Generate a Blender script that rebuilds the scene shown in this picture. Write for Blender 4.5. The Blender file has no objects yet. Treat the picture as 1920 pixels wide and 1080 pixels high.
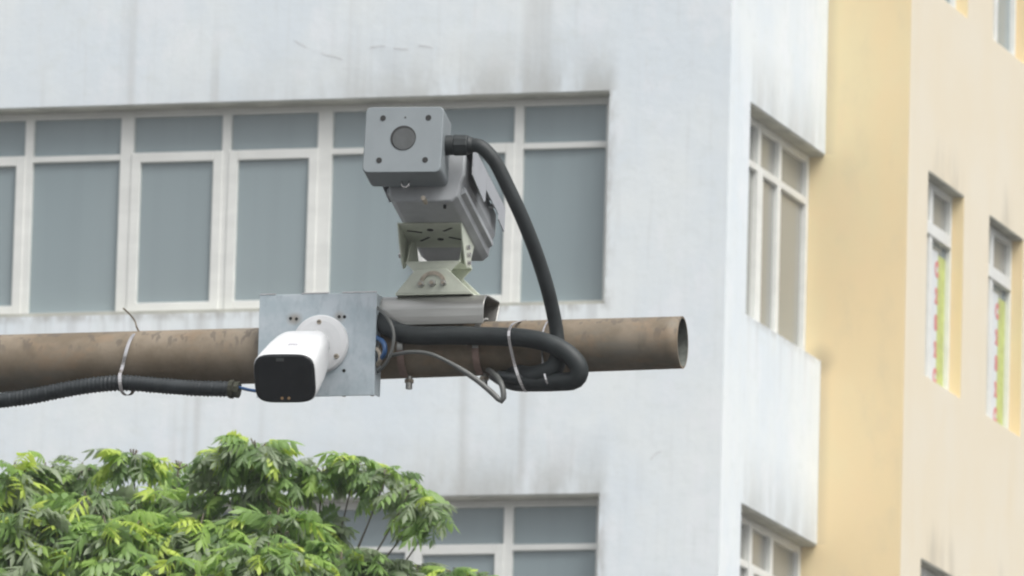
import bpy, bmesh, math, random
from mathutils import Vector, Matrix
random.seed(7)
R = math.radians
S = bpy.context.scene
COL = S.collection

# ------------------------------------------------------------------ camera
YAW, PITCH, ROLL, FPX = R(16.8), R(9.57), R(1.54), 18000.0
CAM = Vector((0, 0, 1.6))
vf = Vector((-math.sin(YAW)*math.cos(PITCH), math.cos(YAW)*math.cos(PITCH), math.sin(PITCH)))
vr0 = Vector((math.cos(YAW), math.sin(YAW), 0)); vu0 = vr0.cross(vf)
vr = vr0*math.cos(ROLL) + vu0*math.sin(ROLL); vu = vu0*math.cos(ROLL) - vr0*math.sin(ROLL)
cd = bpy.data.cameras.new('camera'); cam = bpy.data.objects.new('camera', cd); COL.objects.link(cam)
cam.matrix_world = Matrix(((vr.x, vu.x, -vf.x, CAM.x), (vr.y, vu.y, -vf.y, CAM.y), (vr.z, vu.z, -vf.z, CAM.z), (0, 0, 0, 1)))
cd.sensor_width = 36; cd.lens = 36*FPX/1920; cd.clip_start = 0.5; cd.clip_end = 3000
cd.dof.use_dof = True; cd.dof.focus_distance = 24.0; cd.dof.aperture_fstop = 29
S.camera = cam

# ------------------------------------------------------------------ light
SUN_EL, SUN_AZ = R(58), R(125)          # azimuth from +Y towards +X
w = bpy.data.worlds.new('World'); S.world = w; w.use_nodes = True
nt = w.node_tree; nt.nodes.clear()
sky = nt.nodes.new('ShaderNodeTexSky'); sky.sky_type = 'NISHITA'; sky.sun_disc = False
sky.sun_elevation = SUN_EL; sky.sun_rotation = SUN_AZ; sky.dust_density = 6; sky.air_density = 1.2; sky.ozone_density = 1
hs = nt.nodes.new('ShaderNodeHueSaturation'); hs.inputs['Saturation'].default_value = 0.2
bg = nt.nodes.new('ShaderNodeBackground'); bg.inputs['Strength'].default_value = 0.15
wo = nt.nodes.new('ShaderNodeOutputWorld')
nt.links.new(sky.outputs[0], hs.inputs['Color']); nt.links.new(hs.outputs[0], bg.inputs['Color']); nt.links.new(bg.outputs[0], wo.inputs[0])
sl = bpy.data.lights.new('sun', 'SUN'); sl.energy = 1.35; sl.angle = R(38); sl.color = (1, .985, .955)
so = bpy.data.objects.new('sun', sl); COL.objects.link(so)
sd = Vector((math.cos(SUN_EL)*math.sin(SUN_AZ), math.cos(SUN_EL)*math.cos(SUN_AZ), math.sin(SUN_EL)))
so.rotation_euler = sd.to_track_quat('Z', 'Y').to_euler(); so.location = (10, -10, 40)
S.view_settings.view_transform = 'Standard'; S.view_settings.look = 'None'
S.view_settings.exposure = 0.42; S.view_settings.gamma = 1; S.view_settings.use_curve_mapping = False
S.render.engine = 'CYCLES'
S.cycles.pixel_filter_type = 'BLACKMAN_HARRIS'; S.cycles.filter_width = 2.2

# ------------------------------------------------------------------ helpers
def ray(x, y): return vr*((x-960)/FPX) - vu*((y-540)/FPX) + vf
def onY(x, y, Y):
    d = ray(x, y); return CAM + d*(Y/d.y)
def onX(x, y, X):
    d = ray(x, y); return CAM + d*(X/d.x)

def tag(o, label=None, cat=None, group=None, kind=None):
    for k, v in (('label', label), ('category', cat), ('group', group), ('kind', kind)):
        if v: o[k] = v
    return o
def empty(name, loc, *a, **k):
    o = bpy.data.objects.new(name, None); o.location = loc; o.empty_display_size = .1; COL.objects.link(o); tag(o, *a, **k); return o
def worldloc(o):
    v = Vector((0, 0, 0))
    while o: v += o.location; o = o.parent
    return v
def link(name, me, mat, parent=None, loc=None, bevel=0, smooth=False):
    """me holds WORLD coordinates; they are shifted into the parent's frame (origin at the thing's base)"""
    if parent is not None: off = worldloc(parent)
    else: off = loc if loc is not None else Vector((0, 0, 0))
    me.transform(Matrix.Translation(-off))
    if mat: me.materials.append(mat)
    if smooth:
        for p in me.polygons: p.use_smooth = True
    o = bpy.data.objects.new(name, me); COL.objects.link(o)
    if parent is not None: o.parent = parent
    elif loc is not None: o.location = loc
    if bevel:
        b = o.modifiers.new('bevel', 'BEVEL'); b.width = bevel; b.segments = 2; b.limit_method = 'ANGLE'; b.angle_limit = R(40)
    return o
class MB:
    def __init__(s): s.v = []; s.f = []
    def hexa(s, pts):
        b = len(s.v); s.v += [Vector(p) for p in pts]
        s.f += [[b+i for i in q] for q in ((0, 3, 2, 1), (4, 5, 6, 7), (0, 1, 5, 4), (1, 2, 6, 5), (2, 3, 7, 6), (3, 0, 4, 7))]
    def box(s, x0, x1, y0, y1, z0, z1, m=None):
        m = m or (lambda a, b, c: Vector((a, b, c)))
        s.hexa([m(*p) for p in ((x0, y0, z0), (x1, y0, z0), (x1, y1, z0), (x0, y1, z0), (x0, y0, z1), (x1, y0, z1), (x1, y1, z1), (x0, y1, z1))])
    def prism(s, poly, d):
        """poly: list of points, d: extrusion vector"""
        n = len(poly); b = len(s.v); s.v += [Vector(p) for p in poly] + [Vector(p)+d for p in poly]
        s.f.append([b+i for i in range(n)][::-1]); s.f.append([b+n+i for i in range(n)])
        for i in range(n): j = (i+1) % n; s.f.append([b+i, b+j, b+n+j, b+n+i])
    def rings(s, rings, caps=True, closed=True):
        n = len(rings[0]); b = len(s.v)
        for r_ in rings: s.v += [Vector(p) for p in r_]
        for k in range(len(rings)-1):
            for i in range(n if closed else n-1):
                j = (i+1) % n; s.f.append([b+k*n+i, b+k*n+j, b+(k+1)*n+j, b+(k+1)*n+i])
        if caps: s.f.append([b+i for i in range(n)][::-1]); s.f.append([b+(len(rings)-1)*n+i for i in range(n)])
    def cyl(s, p0, p1, r0, r1=None, n=24):
        p0 = Vector(p0); p1 = Vector(p1); a = (p1-p0).normalized(); r1 = r0 if r1 is None else r1
        q = a.orthogonal().normalized(); t = a.cross(q)
        s.rings([[p0+(q*math.cos(2*math.pi*i/n)+t*math.sin(2*math.pi*i/n))*r0 for i in range(n)],
                 [p1+(q*math.cos(2*math.pi*i/n)+t*math.sin(2*math.pi*i/n))*r1 for i in range(n)]])
    def tube(s, pts, rad, n=14, step=.012, flat=None, caps=True):
        P = resample(pts, step); T = []
        for i in range(len(P)): T.append((P[min(i+1, len(P)-1)]-P[max(i-1, 0)]).normalized())
        q = T[0].orthogonal().normalized(); rs = []; L = 0
        for i, p in enumerate(P):
            if i: L += (P[i]-P[i-1]).length
            q = (q - T[i]*q.dot(T[i])).normalized(); t = T[i].cross(q)
            r_ = rad(L) if callable(rad) else rad
            rs.append([p+(q*math.cos(2*math.pi*k/n)+t*math.sin(2*math.pi*k/n))*r_ for k in range(n)])
        s.rings(rs, caps)
    def strap(s, pts, wdir, wd, th, step=.006):
        P = resample(pts, step); rs = []
        for i, p in enumerate(P):
            T = (P[min(i+1, len(P)-1)]-P[max(i-1, 0)]).normalized(); a = (wdir-T*wdir.dot(T)).normalized(); b = T.cross(a)
            rs.append([p+a*wd/2+b*th/2, p-a*wd/2+b*th/2, p-a*wd/2-b*th/2, p+a*wd/2-b*th/2])
        s.rings(rs)
    def mesh(s, name='m'):
        me = bpy.data.meshes.new(name); me.from_pydata([tuple(v) for v in s.v], [], s.f)
        bm = bmesh.new(); bm.from_mesh(me); bmesh.ops.recalc_face_normals(bm, faces=bm.faces); bm.to_mesh(me); bm.free(); me.update(); return me
    def build(s, name, mat, parent=None, loc=None, bevel=0, smooth=False): return link(name, s.mesh(name), mat, parent, loc, bevel, smooth)
def resample(pts, step):
    pts = [Vector(p) for p in pts]
    if len(pts) == 2:
        n = max(1, int((pts[1]-pts[0]).length/step)); return [pts[0].lerp(pts[1], i/n) for i in range(n+1)]
    P = [pts[0]*2-pts[1]] + pts + [pts[-1]*2-pts[-2]]; dense = []
    for i in range(1, len(P)-2):
        for k in range(20):
            t = k/20; a, b, c, d = P[i-1], P[i], P[i+1], P[i+2]
            dense.append(.5*((2*b)+(c-a)*t+(2*a-5*b+4*c-d)*t*t+(3*b-a-3*c+d)*t**3))
    dense.append(pts[-1]); out = [dense[0]]; acc = 0
    for i in range(1, len(dense)):
        acc += (dense[i]-dense[i-1]).length
        if acc >= step: out.append(dense[i]); acc = 0
    if (out[-1]-dense[-1]).length > step*.3: out.append(dense[-1])
    return out

# ------------------------------------------------------------------ materials
class N:
    """tiny node-graph builder"""
    def __init__(s, name, rough=.6, metal=0, spec=.5):
        s.m = bpy.data.materials.new(name); s.m.use_nodes = True; s.t = s.m.node_tree
        s.b = s.t.nodes['Principled BSDF']; s.b.inputs['Roughness'].default_value = rough; s.b.inputs['Metallic'].default_value = metal
        s.b.inputs['Specular IOR Level'].default_value = spec
    def n(s, ty, **k):
        x = s.t.nodes.new(ty)
        for a, b in k.items(): setattr(x, a, b)
        return x
    def put(s, sock, v):
        if isinstance(v, bpy.types.NodeSocket): s.t.links.new(v, sock)
        else: sock.default_value = v
    def math(s, op, a, b=0.0, c=0.0, clamp=False):
        x = s.n('ShaderNodeMath', operation=op); x.use_clamp = clamp
        s.put(x.inputs[0], a); s.put(x.inputs[1], b); s.put(x.inputs[2], c); return x.outputs[0]
    def pos(s):
        g = s.n('ShaderNodeNewGeometry'); return g.outputs['Position']
    def xyz(s):
        x = s.n('ShaderNodeSeparateXYZ'); s.put(x.inputs[0], s.pos()); return x.outputs
    def noise(s, scale=(1, 1, 1), detail=3, rough=.5, off=(0, 0, 0), sc=1.0):
        mp = s.n('ShaderNodeMapping'); s.put(mp.inputs['Vector'], s.pos()); mp.inputs['Scale'].default_value = scale; mp.inputs['Location'].default_value = off
        x = s.n('ShaderNodeTexNoise'); s.put(x.inputs['Vector'], mp.outputs[0]); x.inputs['Scale'].default_value = sc
        x.inputs['Detail'].default_value = detail; x.inputs['Roughness'].default_value = rough; return x.outputs[0]
    def ramp(s, v, stops):
        x = s.n('ShaderNodeValToRGB'); s.put(x.inputs[0], v); e = x.color_ramp.elements
        while len(e) < len(stops): e.new(.5)
        for q, (p, c) in zip(e, stops): q.position = p; q.color = (c, c, c, 1) if isinstance(c, (int, float)) else (*c, 1)
        return x.outputs[0]
    def step(s, v, a, b):
        x = s.n('ShaderNodeMapRange', interpolation_type='SMOOTHSTEP'); s.put(x.inputs[0], v)
        x.inputs[1].default_value = a; x.inputs[2].default_value = b; return x.outputs[0]
    def mix(s, f, a, b):
        x = s.n('ShaderNodeMix', data_type='RGBA'); s.put(x.inputs[0], f)
        for i, c in ((6, a), (7, b)): s.put(x.inputs[i], (*c, 1) if isinstance(c, tuple) else c)
        return x.outputs[2]
    def color(s, c): s.put(s.b.inputs['Base Color'], (*c, 1) if isinstance(c, tuple) else c); return s
    def bump(s, h, strength=.3, dist=.01):
        x = s.n('ShaderNodeBump'); x.inputs['Strength'].default_value = strength; x.inputs['Distance'].default_value = dist
        s.put(x.inputs['Height'], h); s.put(s.b.inputs['Normal'], x.outputs[0]); return s
    def spot(s, P, r0, r1):
        v = s.n('ShaderNodeVectorMath', operation='DISTANCE'); s.put(v.inputs[0], s.pos()); v.inputs[1].default_value = P
        return s.math('SUBTRACT', 1.0, s.step(v.outputs['Value'], r0, r1))

HEAD, SILL, FLOOR = 16.45, 14.66, 3.37
def plain(name, c, rough=.5, metal=0, var=.12, sc=(30, 30, 30), bump=0, spec=.5):
    n = N(name, rough, metal, spec); f = n.noise(sc, 4, .6)
    n.color(n.mix(n.step(f, .3, .7), tuple(x*(1-var) for x in c), tuple(min(1, x*(1+var)) for x in c)))
    if bump: n.bump(f, bump, .002)
    return n.m

def white_plaster():
    n = N('white_plaster', .85, spec=.25); x, y, z = n.xyz()
    base = n.mix(n.step(n.noise((.9, .9, .7), 5, .6), .35, .7), (.685, .745, .785), (.755, .795, .80))
    mott = n.step(n.noise((5, 5, 7), 5, .65, (3, 1, 2)), .5, .75)
    base = n.mix(n.math('MULTIPLY', mott, .5), base, (.645, .69, .69))
    base = n.mix(n.math('MULTIPLY', n.step(n.noise((2.1, 2.1, 1.4), 6, .7, (6, 6, 2)), .52, .62), .35), base, (.80, .82, .85))
    base = n.mix(n.math('MULTIPLY', n.step(n.noise((16, 16, .8), 4, .65, (2, 8, 2)), .52, .72), .22), base, (.55, .57, .57))
    base = n.mix(n.math('MULTIPLY', n.step(n.noise((22, 22, 22), 4, .7, (2, 2, 7)), .60, .72), .30), base, (.52, .54, .54))
    # height within the storey, 0 at the window head, .47 at the sill above
    s_ = n.math('FRACT', n.math('DIVIDE', n.math('SUBTRACT', z, HEAD-FLOOR*4), FLOOR))
    ribbon = n.math('SUBTRACT', 1.0, n.step(x, -21.86, -21.74))
    sidez = n.math('MULTIPLY', n.step(y, 75.66, 75.72), n.math('SUBTRACT', 1.0, n.step(y, 78.02, 78.09)))
    sidez = n.math('MULTIPLY', sidez, n.step(x, -20.86, -20.83))
    zone = n.math('MAXIMUM', ribbon, n.math('MULTIPLY', sidez, .72))
    soot = n.step(n.noise((2.6, 2.6, .9), 6, .65, (7, 0, 0)), .27, .62)
    above = n.ramp(s_, [(0, 1), (.03, .8), (.09, .38), (.17, 0)])
    grow = n.math('ADD', n.math('MULTIPLY', n.step(x, -26.2, -22.4), .85), .12)
    m1 = n.math('MULTIPLY', n.math('MULTIPLY', above, soot), n.math('MULTIPLY', zone, grow))
    col = n.math('MULTIPLY', n.step(n.noise((9, 9, .35), 3, .6, (2, 5, 0)), .47, .62), n.ramp(s_, [(.30, 0), (.41, .45), (.468, 1), (.47, 1)]))
    m2 = n.math('MULTIPLY', col, zone)
    edge = n.math('MULTIPLY', n.ramp(s_, [(.447, 0), (.463, 1), (.475, 1)]), n.math('MULTIPLY', n.step(n.noise((12, 12, 4), 4, .6), .36, .62), zone))
    run = n.math('MULTIPLY', n.step(n.noise((2.6, 2.6, .10), 3, .55, (1, 9, 0)), .56, .70), ribbon)
    base = n.mix(n.math('MULTIPLY', run, .5), base, (.49, .50, .49))
    base = n.mix(n.math('MULTIPLY', m1, .68), base, (.34, .34, .31))
    base = n.mix(n.math('MULTIPLY', m2, .42), base, (.40, .41, .41))
    base = n.mix(n.math('MULTIPLY', edge, .6), base, (.33, .32, .29))
    hair = n.noise((1.1, 1.1, 1.4), 8, .72, (4, 4, 4))
    crack = n.math('SUBTRACT', 1.0, n.step(n.math('ABSOLUTE', n.math('SUBTRACT', hair, .5)), 0.0, .004))
    gate = n.step(n.noise((.7, .7, .8), 2, .5, (11, 2, 2)), .6, .66)
    base = n.mix(n.math('MULTIPLY', n.math('MULTIPLY', crack, gate), .35), base, (.45, .44, .42))
    n.color(base); n.bump(n.noise((6, 6, 6), 8, .7), .4, .012); return n.m
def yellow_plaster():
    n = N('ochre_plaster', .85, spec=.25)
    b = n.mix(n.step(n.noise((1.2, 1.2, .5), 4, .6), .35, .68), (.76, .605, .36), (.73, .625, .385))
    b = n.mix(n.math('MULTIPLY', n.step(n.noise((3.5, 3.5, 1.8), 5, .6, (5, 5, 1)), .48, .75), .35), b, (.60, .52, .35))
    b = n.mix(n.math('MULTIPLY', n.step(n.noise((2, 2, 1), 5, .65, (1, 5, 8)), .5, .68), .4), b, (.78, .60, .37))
    x, y, zz = n.xyz()
    fr_ = n.math('FRACT', n.math('DIVIDE', n.math('SUBTRACT', zz, HEAD-FLOOR*4), FLOOR))
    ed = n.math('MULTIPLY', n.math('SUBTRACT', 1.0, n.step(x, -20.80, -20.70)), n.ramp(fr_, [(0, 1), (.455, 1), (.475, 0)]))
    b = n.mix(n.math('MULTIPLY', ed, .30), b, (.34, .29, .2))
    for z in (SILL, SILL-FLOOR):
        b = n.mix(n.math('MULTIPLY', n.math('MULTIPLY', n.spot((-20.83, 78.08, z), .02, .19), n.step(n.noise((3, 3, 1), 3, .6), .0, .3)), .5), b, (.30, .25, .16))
    n.color(b); n.bump(n.noise((7, 7, 7), 5, .6), .2, .008); return n.m
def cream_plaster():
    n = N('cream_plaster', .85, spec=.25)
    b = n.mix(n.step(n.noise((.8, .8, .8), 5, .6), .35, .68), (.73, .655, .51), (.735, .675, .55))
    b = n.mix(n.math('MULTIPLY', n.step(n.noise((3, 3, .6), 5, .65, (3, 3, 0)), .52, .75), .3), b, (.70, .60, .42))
    for fl in (0, 1, 2):
        for yy in (79.25, 79.75, 81.6):
            b = n.mix(n.math('MULTIPLY', n.math('MULTIPLY', n.spot((-20.083, yy, HEAD-FLOOR*fl+.04), .02, .42), n.step(n.noise((4, 4, 1.2), 3, .6), .35, .65)), .42), b, (.36, .33, .27))
    n.color(b); n.bump(n.noise((7, 7, 7), 5, .6), .2, .008); return n.m
M = {}
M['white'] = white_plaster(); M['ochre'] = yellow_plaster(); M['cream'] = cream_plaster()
M['soffit'] = plain('dark_soffit', (.40, .40, .35), .9, var=.2, sc=(3, 3, 3))
M['pvc'] = plain('white_pvc', (.72, .73, .70), .45, var=.05, sc=(2, 2, 6))
def glass(name, c, c2):
    n = N(name, .22, spec=.55); n.color(n.mix(n.step(n.noise((.7, .7, .45), 2, .5), .3, .7), c, c2))
    oi = n.n('ShaderNodeObjectInfo'); cc = n.b.inputs['Base Color'].links[0].from_socket
    cc = n.mix(n.math('MULTIPLY', oi.outputs['Random'], .16), cc, tuple(x*.72 for x in c))
    n.color(n.mix(n.math('MULTIPLY', n.step(n.noise((7, 7, .25), 3, .5, (1, 4, 0)), .45, .7), .16), cc, tuple(x*.78 for x in c))); n.bump(n.noise((1.5, 1.5, 1.5), 2, .4), .05, .02); return n.m
M['glass'] = glass('grey_glass', (.25, .308, .325), (.275, .33, .345))
M['glass2'] = glass('warm_glass', (.27, .28, .26), (.31, .31, .28))
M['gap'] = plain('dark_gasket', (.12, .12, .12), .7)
def pipe_mat():
    n = N('weathered_pipe', .62, .0, .35); x, y, z = n.xyz()
    b = n.mix(n.step(n.noise((5, 5, 5), 5, .65), .35, .65), (.15, .118, .08), (.24, .20, .15))
    b = n.mix(n.math('MULTIPLY', n.step(n.noise((2.2, 6, 6), 4, .6, (4, 0, 0)), .5, .7), .6), b, (.145, .15, .135))
    b = n.mix(n.math('MULTIPLY', n.step(n.noise((10, 16, 16), 5, .7, (1, 1, 0)), .52, .66), .55), b, (.235, .17, .11))
    dots = n.math('MULTIPLY', n.step(n.noise((42, 30, 14), 2, .5, (0, 3, 8)), .57, .63), n.step(z, 5.43, 5.47))
    b = n.mix(n.math('MULTIPLY', dots, .65), b, (.10, .085, .07))
    dr = n.step(n.noise((26, 26, 5), 3, .5, (9, 3, 8)), .6, .75)
    b = n.mix(n.math('MULTIPLY', dr, .5), b, (.13, .11, .085))
    n.color(b); n.bump(n.noise((60, 60, 60), 4, .6), .25, .002); return n.m
M['pipe'] = pipe_mat()
def zinc():
    n = N('galvanised_steel', .5, .25, .5)
    b = n.mix(n.step(n.noise((14, 14, 14), 5, .65), .35, .65), (.45, .53, .57), (.56, .62, .66))
    b = n.mix(n.math('MULTIPLY', n.step(n.noise((45, 45, 20), 3, .6, (3, 3, 3)), .5, .7), .5), b, (.37, .44, .48))
    for px, py in ((556, 598), (636, 594), (548, 598)):
        P = onY(px, py, 22.555); b = n.mix(n.math('MULTIPLY', n.spot(P, .0, .022), .6), b, (.30, .25, .19))
    n.color(b); return n.m
M['zinc'] = zinc()
M['steel'] = plain('dull_stainless', (.40, .40, .38), .33, .8, .15, (4, 40, 40))
M['strap'] = plain('bright_strap_steel', (.72, .70, .70), .25, .9, .05)
M['bolt'] = plain('rusty_bolt_steel', (.42, .37, .30), .45, .6, .3, (80, 80, 80))
M['tape'] = plain('faded_red_primer', (.27, .19, .16), .6, .2, .2)
M['grey'] = plain('grey_enamel', (.215, .242, .255), .5, .15, .05, (8, 8, 8))
M['grey2'] = plain('grey_cast_alloy', (.39, .41, .425), .5, .0, .12, (10, 10, 10))
M['shroud'] = plain('light_grey_enamel', (.36, .375, .40), .45, .05, .05, (8, 8, 8))
M['bore_shade'] = plain('shaded_bore', (.12, .13, .115), .9, 0, .3)  # shade inside the open pipe end, put into the colour
M['green'] = plain('pale_green_enamel', (.57, .605, .51), .5, .0, .12, (16, 16, 16))
M['black'] = plain('black_rubber', (.022, .027, .028), .55, 0, .2, (20, 20, 20), spec=.4)
M['blackc'] = plain('black_conduit_plastic', (.028, .034, .037), .42, 0, .2, (12, 12, 12))
M['greycable'] = plain('grey_cable_sheath', (.12, .125, .12), .4, 0, .1)
M['blue'] = plain('blue_cable_sheath', (.03, .09, .22), .4, 0, .1)
M['camwhite'] = plain('white_camera_paint', (.72, .73, .735), .35, 0, .02)
M['face'] = plain('smoked_black_glass', (.018, .02, .022), .12, 0, .05)
M['lens'] = plain('dull_lens_glass', (.075, .08, .08), .25, 0, .1)
M['hole'] = plain('dark_hole', (.02, .02, .02), .8)
M['amber'] = plain('amber_emitter_lens', (.36, .23, .11), .3)
M['mark'] = plain('grey_print', (.50, .49, .52), .5)
M['putty'] = plain('olive_putty', (.05, .052, .035), .8, 0, .3, (60, 60, 60))
M['signwhite'] = plain('white_vinyl', (.68, .71, .72), .5, 0, .02)
M['signgreen'] = plain('lime_green_vinyl', (.47, .53, .17), .5, 0, .15, (6, 6, 12))
M['signred'] = plain('red_lettering', (.60, .20, .20), .5, 0, .05)
M['bark'] = plain('grey_brown_bark', (.12, .10, .075), .85, 0, .3, (20, 20, 8), .4)
M['asphalt'] = plain('asphalt', (.055, .055, .055), .9, 0, .2, (3, 3, 3))
M['paving'] = plain('concrete_paving', (.22, .21, .20), .85, 0, .15, (2, 2, 2))
M['crack'] = plain('crack_filler', (.54, .54, .54), .9)

# ------------------------------------------------------------------ ground
g = MB(); g.box(-600, 600, -600, 600, -.5, 0); tag(g.build('ground', M['asphalt']), kind='structure')
g = MB(); g.box(-60, 20, 66, 74.9, .004, .14); tag(g.build('pavement', M['paving'], bevel=.02), kind='structure')

# ------------------------------------------------------------------ white building
YF, XC, Y2 = 75.0, -20.813, 78.10
X3 = -20.083
wb = empty('white_building', (-30, 75, 0), 'white plastered block with long ribbon windows and grey rain stains, behind the camera arm', 'building')
X0 = -44.0; OX0, OX1 = -29.6, -21.845; SY0 = 75.65
TOP = 24.0
front = MB(); fronts = []
zs = [k for k in range(-3, 2)]     # storeys: head z = HEAD + k*FLOOR
# piers and spandrels of the front wall, 0.35 thick
front.box(X0, OX0, YF, YF+.35, 0, TOP)
front.box(OX1, XC, YF, YF+.35, 0, TOP)
prev = 0
for k in zs:
    front.box(OX0, OX1, YF, YF+.35, prev, SILL+k*FLOOR); prev = HEAD+k*FLOOR
front.box(OX0, OX1, YF, YF+.35, prev, TOP)
# side wall: corner pier and spandrel bands, butted to the front wall
front.box(XC-.35, XC, YF+.35, SY0, 0, TOP)
prev = 0
for k in zs:
    front.box(XC-.35, XC, SY0, Y2-.003, prev, SILL+k*FLOOR); prev = HEAD+k*FLOOR
front.box(XC-.35, XC, SY0, Y2-.003, prev, TOP)
bm = bmesh.new(); me = front.mesh('wall'); link('wall', me, M['white'], wb)
r_ = MB(); r_.box(X0, XC-.001, YF+.351, 92, TOP-.3, TOP+.2); r_.build('roof', M['paving'], wb)
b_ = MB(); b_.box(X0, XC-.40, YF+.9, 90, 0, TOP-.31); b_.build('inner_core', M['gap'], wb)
# darker grey-olive undersides of the window heads (thin rendered slabs)
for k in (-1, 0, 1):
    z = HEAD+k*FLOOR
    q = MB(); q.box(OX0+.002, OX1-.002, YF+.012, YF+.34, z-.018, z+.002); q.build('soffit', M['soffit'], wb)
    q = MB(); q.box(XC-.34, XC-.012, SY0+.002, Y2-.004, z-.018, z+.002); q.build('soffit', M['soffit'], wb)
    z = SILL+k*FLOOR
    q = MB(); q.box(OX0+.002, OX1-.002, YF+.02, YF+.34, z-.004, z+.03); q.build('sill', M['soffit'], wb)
# hairline cracks in the render, slightly recessed-looking ridges standing 2 mm proud
for pts in ([(553, 76), (560, 81), (567, 84), (575, 90)], [(603, 99), (614, 104), (628, 106), (642, 112)], [(693, 90), (708, 87), (722, 87)], [(738, 90), (752, 92), (765, 92)],
            [(785, 86), (798, 87), (812, 90)], [(1220, 862), (1228, 852), (1240, 846)]):
    q = MB(); q.strap([onY(a, b, YF-.001) for a, b in pts], Vector((0, 0, 1)), .006, .002, .02); q.build('crack', M['crack'], wb)

def barbox(mb, mp, u0, u1, v0, v1, d0, d1): mb.box(u0, u1, v0, v1, d0, d1, mp)
def sash(mp, u0, u1, v0, v1, wd, win, glassmat, d0=-.02, d1=.035):
    q = MB()
    barbox(q, mp, u0, u0+wd, v0, v1, d0, d1); barbox(q, mp, u1-wd, u1, v0, v1, d0, d1)
    barbox(q, mp, u0+wd, u1-wd, v0, v0+wd, d0, d1-.001); barbox(q, mp, u0+wd, u1-wd, v1-wd, v1, d0, d1-.001)
    q.build('casement', M['pvc'], win, bevel=.006)
    q = MB(); barbox(q, mp, u0+wd-.01, u1-wd+.01, v0+wd-.01, v1-wd+.01, -.012, -.004); q.build('pane', glassmat, win)
def fixed(mp, u0, u1, v0, v1, win, glassmat):
    q = MB(); barbox(q, mp, u0-.01, u1+.01, v0-.01, v1+.01, -.030, -.022); q.build('pane', glassmat, win)

# front ribbon windows: mullion edges read on the frame plane
FR = YF+.20
mpF = lambda u, v, d: Vector((u, FR-d, v))
fxs = lambda px: onY(px, 240, FR).x
mull = [(fxs(a), fxs(b)) for a, b in ((50, 65), (229, 253), (419, 435), (598, 625), (784, 801), (966, 983))]
step4 = mull[2][0]-mull[0][0]
mull = [(a-step4*j, b-step4*j) for j in (2, 1) for a, b in mull[:2]][:] + mull
mull = [m_ for m_ in mull if m_[0] > OX0+.3]
kinds_right = ['S', 'F', 'S', 'S', 'F', 'S', 'F']      # panels, last is the rightmost
for k in (-1, 0, 1):
    zh, z0 = HEAD+k*FLOOR-.018, SILL+k*FLOOR+.03
    win = empty('window', ((OX0+OX1)/2, FR, z0)); win.parent = wb; win.location = Vector(((OX0+OX1)/2, FR, z0))-wb.location
    fr = MB(); fw = .055; uR = OX1-.002; uL = OX0+.002; zt = 16.035+k*FLOOR; tw = .05
    barbox(fr, mpF, uL, uR, zh-fw, zh-.001, -.04, .020); barbox(fr, mpF, uL, uR, z0, z0+.03, -.04, .020)
    barbox(fr, mpF, uL, uL+fw, z0, zh-.001, -.04, .022); barbox(fr, mpF, uR-.07, uR, z0, zh-.001, -.04, .022)
    for a, b in mull: barbox(fr, mpF, a, b, z0+.001, zh-.002, -.042, .024)
    edges = [(uL, uL+fw)] + mull + [(uR-.07, uR)]
    pan = [(edges[i][1], edges[i+1][0]) for i in range(len(edges)-1)]
    for i, (a, b) in enumerate(pan):
        barbox(fr, mpF, a-.002, b+.002, zt-tw/2, zt+tw/2, -.041, .018)
        j = len(pan)-1-i
        kd = kinds_right[::-1][j] if j < 7 else ('S' if j % 2 else 'F')
        fixed(mpF, a, b, zt+tw/2, zh-fw, win, M['glass'])
        if kd == 'F': fixed(mpF, a, b, z0+.03, zt-tw/2, win, M['glass'])
        else: sash(mpF, a-.012, b+.012, z0+.012, zt+.03, .082, win, M['glass'])
    fr.build('window_frame', M['pvc'], win, bevel=.004)

# side windows of the white building (on the plane recessed 0.16 from the side wall)
XS = XC-.16
mpS = lambda u, v, d: Vector((XS+d, u, v))
sys_ = lambda px, py=300: onX(px, py, XS+.026).y
for k in (-1, 0, 1):
    zh, z0 = HEAD+k*FLOOR-.018, SILL+k*FLOOR
    win = empty('window', (0, 0, 0)); win.parent = wb; win.location = Vector((XS, SY0, z0))-wb.location
    fr = MB(); u1 = Y2-.006; u0 = SY0+.002; zt = 16.035+k*FLOOR
    m1 = (sys_(1422), sys_(1427)); m2 = (sys_(1461.5), sys_(1466))
    barbox(fr, mpS, u0, u1, zh-.06, zh-.001, -.04, .02); barbox(fr, mpS, u0, u1, z0-.0, z0+.03, -.04, .02)
    barbox(fr, mpS, u1-.075, u1, z0, zh-.001, -.04, .024); barbox(fr, mpS, u0, u0+.05, z0, zh-.001, -.04, .022)
    for a, b in (m1, m2): barbox(fr, mpS, a, b, z0+.001, zh-.002, -.042, .026)
    ed = [(u0, u0+.05), m1, m2, (u1-.075, u1)]
    for i in range(3):
        a, b = ed[i][1], ed[i+1][0]
        barbox(fr, mpS, a-.002, b+.002, zt-.03, zt+.03, -.041, .018)
        fixed(mpS, a, b, zt+.03, zh-.06, win, M['glass2'])
        if i == 1: sash(mpS, a-.012, b+.012, z0+.012, zt+.02, .065, win, M['glass2'])
        else: fixed(mpS, a, b, z0+.03, zt-.03, win, M['glass2'])
    fr.build('window_frame', M['pvc'], win, bevel=.004)

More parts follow.
